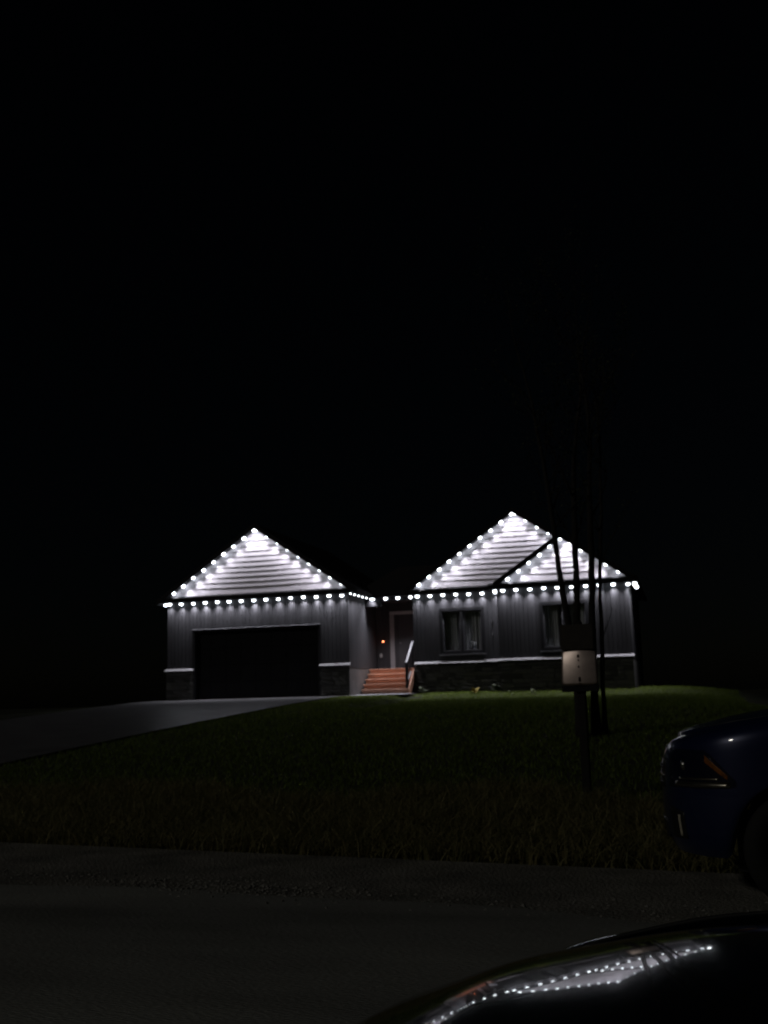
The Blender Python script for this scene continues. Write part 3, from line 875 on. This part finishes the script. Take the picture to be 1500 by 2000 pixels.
# the lower panel is a slightly bowed metal sheet
v, f = [], []
nx, nz = 18, 14
z0, z1 = -.055 - sz, .345 - sz
for j in range(nz + 1):
    for i in range(nx + 1):
        u, w = i / nx * 2 - 1, j / nz * 2 - 1
        cut = max(0, abs(u) - .80) * max(0, abs(w) - .84) * 3.0
        x = u * (.198 - .005 * w) * (1 - .5 * cut) + .006
        bow = .022 * u ** 2 + .012 * max(0, w) ** 3 * abs(u) + .030 * (w + 1) ** 2 * .5 - .012 * (w + 1)
        v.append((x, -.03 + bow + .03 * cut, (z0 + z1) / 2 + (z1 - z0) / 2 * w * (1 - .4 * cut)))
for j in range(nz):
    for i in range(nx):
        a = j * (nx + 1) + i
        f.append((a, a + 1, a + nx + 2, a + nx + 1))
lp = obj("lower_panel", pymesh("lower_panel", v, f, True), M["sign_metal"], sg)
sm_ = lp.modifiers.new("thick", 'SOLIDIFY'); sm_.thickness = .003; sm_.offset = 1
MB().box((-.20, -.018, -.125 - sz), (.21, .0, -.058 - sz)).build("bottom_rail", M["trim_black"], sg, bevel=.004)
for (bx_, bz_, bs, hh) in ((.0, .265, .011, .018), (.002, .222, .008, .009), (.003, .15, .007, .012), (.008, .01, .012, .026), (.012, -.035, .016, .006)):
    w = ((bz_ - sz) - (z0 + z1) / 2) / ((z1 - z0) / 2)
    yb_ = -.03 + .030 * (w + 1) ** 2 * .5 - .012 * (w + 1)
    MB().box((bx_ - bs, yb_ - .010, bz_ - sz - hh), (bx_ + bs, yb_ + .004, bz_ - sz + hh)).build("bolt", M["bolt"], sg, bevel=.004)

# ------------------------------------------------------------------ cars
def car(name, label, loc, rz, paint, hood, W=.92, L=4.6, af=.8, nf=2.5, zlip=.22, belt=1.0, roof_h=1.5, wheel=.34, over=.86, lights=True, crown=.05, rnd=1.0, pw=2.2, ridge=0.0):
    root = empty(name, loc, rz); tag(root, label, "car", "cars on the road")
    hx, hz = zip(*hood)                 # hood profile, x measured back from the nose
    def H(x, y):
        b = float(np.interp(-x, hx, hz))
        u = min(1.0, abs(y) / W)
        return b - crown * u ** pw + ridge * math.exp(-((u - .80) / .10) ** 2)
    # plan outline from nose centre round the left side to the tail centre
    out = []
    for ph in np.linspace(0, math.pi / 2, 26):
        out.append((-af * (1 - math.cos(ph) ** (2 / nf)), W * math.sin(ph) ** (2 / nf)))
    for x in np.linspace(-af, -(L - .5), 64)[1:]: out.append((x, W))
    for ph in np.linspace(math.pi / 2, 0, 14)[1:]:
        out.append((-(L - .5) - .5 * (math.cos(ph) ** (2 / 2.6)), W * math.sin(ph) ** (2 / 2.6)))
    out = np.array(out)
    tan = np.gradient(out, axis=0); tan /= np.linalg.norm(tan, axis=1)[:, None] + 1e-9
    nor = np.stack([-tan[:, 1], tan[:, 0]], 1)
    if nor[40, 1] < 0: nor = -nor
    nor[0] = (1, 0); nor[-1] = (-1, 0)
    axles = (-over, -over - (L - over - .95))
    ra = wheel + .06
    def zbot(x):
        z = zlip
        for a in axles:
            d = abs(x - a)
            if d < ra: z = max(z, wheel + math.sqrt(ra * ra - d * d))
        return z
    # wall rows: height as a function of hood height h, inset
    def rows(h):
        return [(zlip, .07), (zlip + .07, .018), (zlip + .22, 0.0), (.55 * h + .06, -.004), (.70 * h, .004), (h - .14 * rnd, .014), (h - .085 * rnd, .024), (h - .045 * rnd, .044), (h - .018 * rnd, .076), (h - .004 * rnd, .125)]
    ns = len(out); nr = 10
    ring = []
    for r in range(nr):
        R_ = []
        for i in range(ns):
            x, y = out[i]
            h = H(x - .06, y)
            z, ins = rows(h)[r]
            zb = zbot(x)
            z = max(z, zb + .004 * r)
            px_, py_ = x - nor[i][0] * ins, y - nor[i][1] * ins
            R_.append((px_, max(0, py_), z))
        ring.append(R_)
    last = ring[-1]
    for t in (.025, .05, .075, .1, .125, .15, .18, .22, .32, .42, .5, .6, .7, .8, .9, 1.0):
        R_ = []
        for (x, y, z) in last:
            sx = min(max(x, -(L - .7)), -.42)
            xx, yy = x + (sx - x) * t * (1.0), y * (1 - t)
            R_.append((xx, yy, H(xx, yy) + .0))
        ring.append(R_)
    nr = len(ring)
    v, f = [], []
    for s in (1, -1):
        b = len(v)
        for R_ in ring:
            for (x, y, z) in R_: v.append((x, y * s, z))
        for r in range(nr - 1):
            for i in range(ns - 1):
                q = (b + r * ns + i, b + r * ns + i + 1, b + (r + 1) * ns + i + 1, b + (r + 1) * ns + i)
                f.append(q if s > 0 else tuple(reversed(q)))
    me = pymesh("body", v, f, True)
    bm = bmesh.new(); bm.from_mesh(me); bmesh.ops.remove_doubles(bm, verts=bm.verts, dist=.0012)
    bmesh.ops.recalc_face_normals(bm, faces=bm.faces); bm.to_mesh(me); bm.free()
    me.polygons.foreach_set("use_smooth", [True] * len(me.polygons))
    body = obj("body", me, paint, root)
    sub = body.modifiers.new("sub", 'SUBSURF'); sub.levels = 1; sub.render_levels = 1
    arc = np.concatenate([[0], np.cumsum(np.linalg.norm(np.diff(out, axis=0), axis=1))])
    def surf(u, z, off=0.0, s=1):
        """point on the body wall: u = length along the outline from the nose, z height"""
        x = np.interp(u, arc, out[:, 0]); y = np.interp(u, arc, out[:, 1])
        n_ = np.array([np.interp(u, arc, nor[:, 0]), np.interp(u, arc, nor[:, 1])]); n_ /= np.linalg.norm(n_)
        rw = rows(H(x - .06, y)); zz, ii = zip(*rw)
        ins = np.interp(z, zz, ii)
        x, y = x - n_[0] * (ins - off), y - n_[1] * (ins - off)
        return Vector((x, y * s, z))
    def patch(pname, poly, off, mat_, s, parent, th=.012, nu=14, nv=6, tilt=0.0):
        """poly: (u, zlow, zhigh) stations"""
        us = [p[0] for p in poly]; lo = [p[1] for p in poly]; hi = [p[2] for p in poly]
        v, f = [], []
        for k, o_ in enumerate((off, off - th)):
            for i in range(nu + 1):
                u = us[0] + (us[-1] - us[0]) * i / nu
                a, b = np.interp(u, us, lo), np.interp(u, us, hi)
                for j in range(nv + 1): v.append(surf(u, a + (b - a) * j / nv, o_ + tilt * (1 - j / nv), s))
        n1 = (nu + 1) * (nv + 1)
        for k in range(2):
            for i in range(nu):
                for j in range(nv):
                    a = k * n1 + i * (nv + 1) + j
                    f.append((a, a + nv + 1, a + nv + 2, a + 1))
        for i in range(nu):
            for j in (0, nv):
                a = i * (nv + 1) + j
                f.append((a, a + nv + 1, a + nv + 1 + n1, a + n1))
        for j in range(nv):
            for i in (0, nu):
                a = i * (nv + 1) + j
                f.append((a, a + 1, a + 1 + n1, a + n1))
        mb = MB(); mb.v = [tuple(q) for q in v]; mb.f = f
        return mb.build(pname, mat_, parent, smooth=True)
    hf = H(-.1, 0)
    for s in (1, -1):
        u0 = arc[np.argmin(np.abs(out[:26, 1] - .60 * W))]; u1 = u0 + .56
        zl, zh = hf * .70, hf * .93
        um = u0 + .38
        hl = patch("headlight", [(u0, zl, zh), (um, zl + .006, zh - .004), (u1, zl + .02, zl + .05)], -.004, M["lamp_housing"], s, root, th=.02)
        for zz, ua, ub, rr in ((.022, .08, .03, .016), (.056, .12, .10, .008)):
            patch("reflector_strip", [(u0 + ua, zl + zz - rr, zl + zz + rr), (u1 - ub, zl + zz + .006 - rr, zl + zz + .006 + rr)], .001, M["satin_chrome"], s, hl, th=.004, nv=2, tilt=rr * .6)
        patch("turn_lens", [(um - .02, zh - .075, zh - .03), (u1 - .045, zl + .055, zl + .085)], .002, M["amber"], s, hl, th=.006)
        for uu, rr in ((u0 + .16, .05),):
            c = surf(uu, (zl + zh) / 2 + .02, -.015, s)
            bm = bmesh.new(); bmesh.ops.create_uvsphere(bm, u_segments=18, v_segments=10, radius=rr)
            me = bpy.data.meshes.new("projector"); bm.to_mesh(me); bm.free()
            me.polygons.foreach_set("use_smooth", [True] * len(me.polygons))
            obj("projector", me, M["chrome"], hl, loc=c, scale=(.5, .8, .8))
        patch("lens_cover", [(u0 - .004, zl - .004, zh + .004), (um, zl + .002, zh), (u1 + .006, zl + .016, zl + .054)], .011, M["lamp_glass"], s, hl, th=.002)
        fog = patch("fog_bezel", [(u0 - .02, zlip + .10, zlip + .30), (u0 + .16, zlip + .10, zlip + .27)], .003, M["black_plastic"], s, root, th=.012)
        patch("marker_strip", [(u0 + .100, zlip + .115, zlip + .25), (u0 + .122, zlip + .115, zlip + .25)], .010, M["reflector"], s, fog, th=.006)
        # hood seam
        seam = []
        for xx in np.linspace(-.28, -1.3, 24):
            yy = W * (.80 + .02 * math.sin(xx * 3)) * (1 - .35 * math.exp((xx + .25) * 7))
            seam.append((xx, yy * s, H(xx, yy) - .0008))
        MB().tube(seam, .0035, 5).build("hood_seam", M["black_plastic"], root, smooth=True)
    gu = .50 * W
    patch("grille", [(0, hf * .66, hf * .86), (gu, hf * .68, hf * .86)], .002, M["black_plastic"], 1, root)
    patch("grille", [(0, hf * .66, hf * .86), (gu, hf * .68, hf * .86)], .002, M["black_plastic"], -1, root)
    for k in range(3):
        z = hf * (.70 + .05 * k)
        for s in (1, -1): patch("grille_bar", [(0, z, z + .016), (gu - .02, z, z + .014)], .012, M["chrome"] if k == 1 else M["black_plastic"], s, root, th=.01, nv=2)
    for s in (1, -1): patch("lower_intake", [(0, zlip + .06, zlip + .20), (gu * .95, zlip + .08, zlip + .20)], .003, M["black_plastic"], s, root)
    # cabin
    xb0, xb1 = -1.25, -(L - .35); xr0, xr1 = -2.05, -(L - .85)
    wb_, wt = W * .86, W * .70
    sec = [(xb0, wb_ * .92, belt - .03), (xr0, wt, roof_h - .03), ((xr0 + xr1) / 2, wt, roof_h), (xr1, wt, roof_h - .04), (xb1, wb_ * .9, belt - .03)]
    v = []; f = []
    for (x, y, z) in sec:
        for s in (1, -1): v.append((x, y * s, z))
    for i in range(4): f.append((2 * i, 2 * i + 1, 2 * i + 3, 2 * i + 2))
    nb = len(v)
    v += [(xb0 - .1, wb_, belt - .03), (xb1 + .1, wb_, belt - .03), (xb0 - .1, -wb_, belt - .03), (xb1 + .1, -wb_, belt - .03)]
    f += [(0, 2, 4, 6, 8, nb + 1, nb), (1, nb + 2, nb + 3, 9, 7, 5, 3)]
    mb = MB(); mb.v = v; mb.f = f
    mb.build("cabin", paint, root, bevel=.05)
    def pane(name_, q, n_):
        MB().poly([Vector(p) for p in q], Vector(n_) * .006).build(name_, M["car_glass"], root)
    a0, a1 = Vector((xb0, 0, belt - .03)), Vector((xr0, 0, roof_h - .03))
    nn = Vector((-(a1 - a0).z, 0, (a1 - a0).x)).normalized()
    if nn.z < 0: nn = -nn
    p, q = a0.lerp(a1, .1) + nn * .002, a0.lerp(a1, .9) + nn * .002
    pane("windscreen", [(p.x, wb_ * .85, p.z), (p.x, -wb_ * .85, p.z), (q.x, -wt * .93, q.z), (q.x, wt * .93, q.z)], nn)
    for s in (1, -1):
        for (t0, t1) in ((.05, .47), (.51, .93)):
            xa, xc_ = xb0 - .35 + (xb1 - xb0 + .75) * t0, xb0 - .35 + (xb1 - xb0 + .75) * t1
            xd, xe = xr0 + .02 + (xr1 - xr0) * t0, xr0 + (xr1 - xr0) * t1
            zq = roof_h - .09; k = (zq - belt) / (roof_h - belt)
            yq = wb_ + (wt - wb_) * k + .012
            pane("side_window", [(xa, (wb_ + .004) * s, belt + .02), (xc_, (wb_ + .004) * s, belt + .02), (xe, yq * s, zq), (xd, yq * s, zq)], (0, s, 0))
        mr = MB().poly([Vector((xb0 - .30, s * (W + .02), belt + .02)), Vector((xb0 - .30, s * (W + .2), belt + .03)), Vector((xb0 - .30, s * (W + .2), belt + .15)), Vector((xb0 - .30, s * (W + .02), belt + .14))], (-.1, 0, 0)).build("wing_mirror", paint, root, bevel=.02)
        MB().bar((xb0 - .36, s * (W - .1), belt + .02), (xb0 - .36, s * (W + .05), belt + .06), .05, .03).build("mirror_arm", M["black_plastic"], root)
        # wheels
        for a in axles:
            wh = empty("wheel", (a, s * (W - .13), wheel)); wh.parent = root
            mb = MB()
            prof_ = [(wheel * .62, -.1), (wheel * .93, -.105), (wheel, -.07), (wheel, .07), (wheel * .93, .105), (wheel * .62, .1)]
            N_ = 32
            for (r, yy) in prof_:
                for k in range(N_): mb.v.append((r * math.cos(k * 2 * math.pi / N_), yy, r * math.sin(k * 2 * math.pi / N_)))
            for i in range(len(prof_)):
                for k in range(N_):
                    i2 = (i + 1) % len(prof_)
                    mb.f.append((i * N_ + k, i * N_ + (k + 1) % N_, i2 * N_ + (k + 1) % N_, i2 * N_ + k))
            mb.build("tyre", M["rubber"], wh, smooth=True)
            rm = MB()
            rm.tube([(0, -.06, 0), (0, .06, 0)], wheel * .12, 14)
            for k in range(5):
                t = k * 2 * math.pi / 5
                rm.bar((0, s * .07, 0), (wheel * .6 * math.cos(t), s * .08, wheel * .6 * math.sin(t)), .05, .02, up=(0, 1, 0))
            rm.build("rim", M["alloy"], wh)
            MB().tube([(0, s * -.02, 0), (0, s * .0, 0)], wheel * .62, 28).build("brake_disc", M["black_plastic"], wh)
    MB().box((-L + .4, -W + .28, .2), (-.5, W - .28, .45)).build("underbody", M["black_plastic"], root)
    for s in (1, -1): patch("tail_light", [(arc[-1] - .75, .72, .86), (arc[-1] - .30, .72, .86)], .004, M["amber"], s, root)
    return root

car("parked_car", "dark blue car at the right edge with clear headlight and amber corner", (17.74, -27.45, ROAD_Z), math.radians(176), M["paint_blue"],
    [(0, .90), (.05, 1.0), (.12, 1.055), (.25, 1.10), (.5, 1.16), (.8, 1.21), (1.3, 1.27), (2, 1.2), (4, 1.15), (4.8, 1.05)], W=.93, L=4.7, zlip=.30, belt=1.12, roof_h=1.7, wheel=.36, over=.90)
car("parked_car", "black glossy car bonnet in the near right corner reflecting the roof lights", (17.19, -34.12, ROAD_Z), math.radians(172), M["paint_black"],
    [(0, .52), (.06, .66), (.13, .765), (.22, .865), (.34, .945), (.5, 1.005), (.7, 1.05), (1.0, 1.09), (1.4, 1.12), (2, 1.08), (4, 1.04), (4.7, .96)], W=.90, L=4.5, zlip=.2, belt=.98, roof_h=1.42, wheel=.32, over=.9, crown=.255, pw=2.35, ridge=.068)
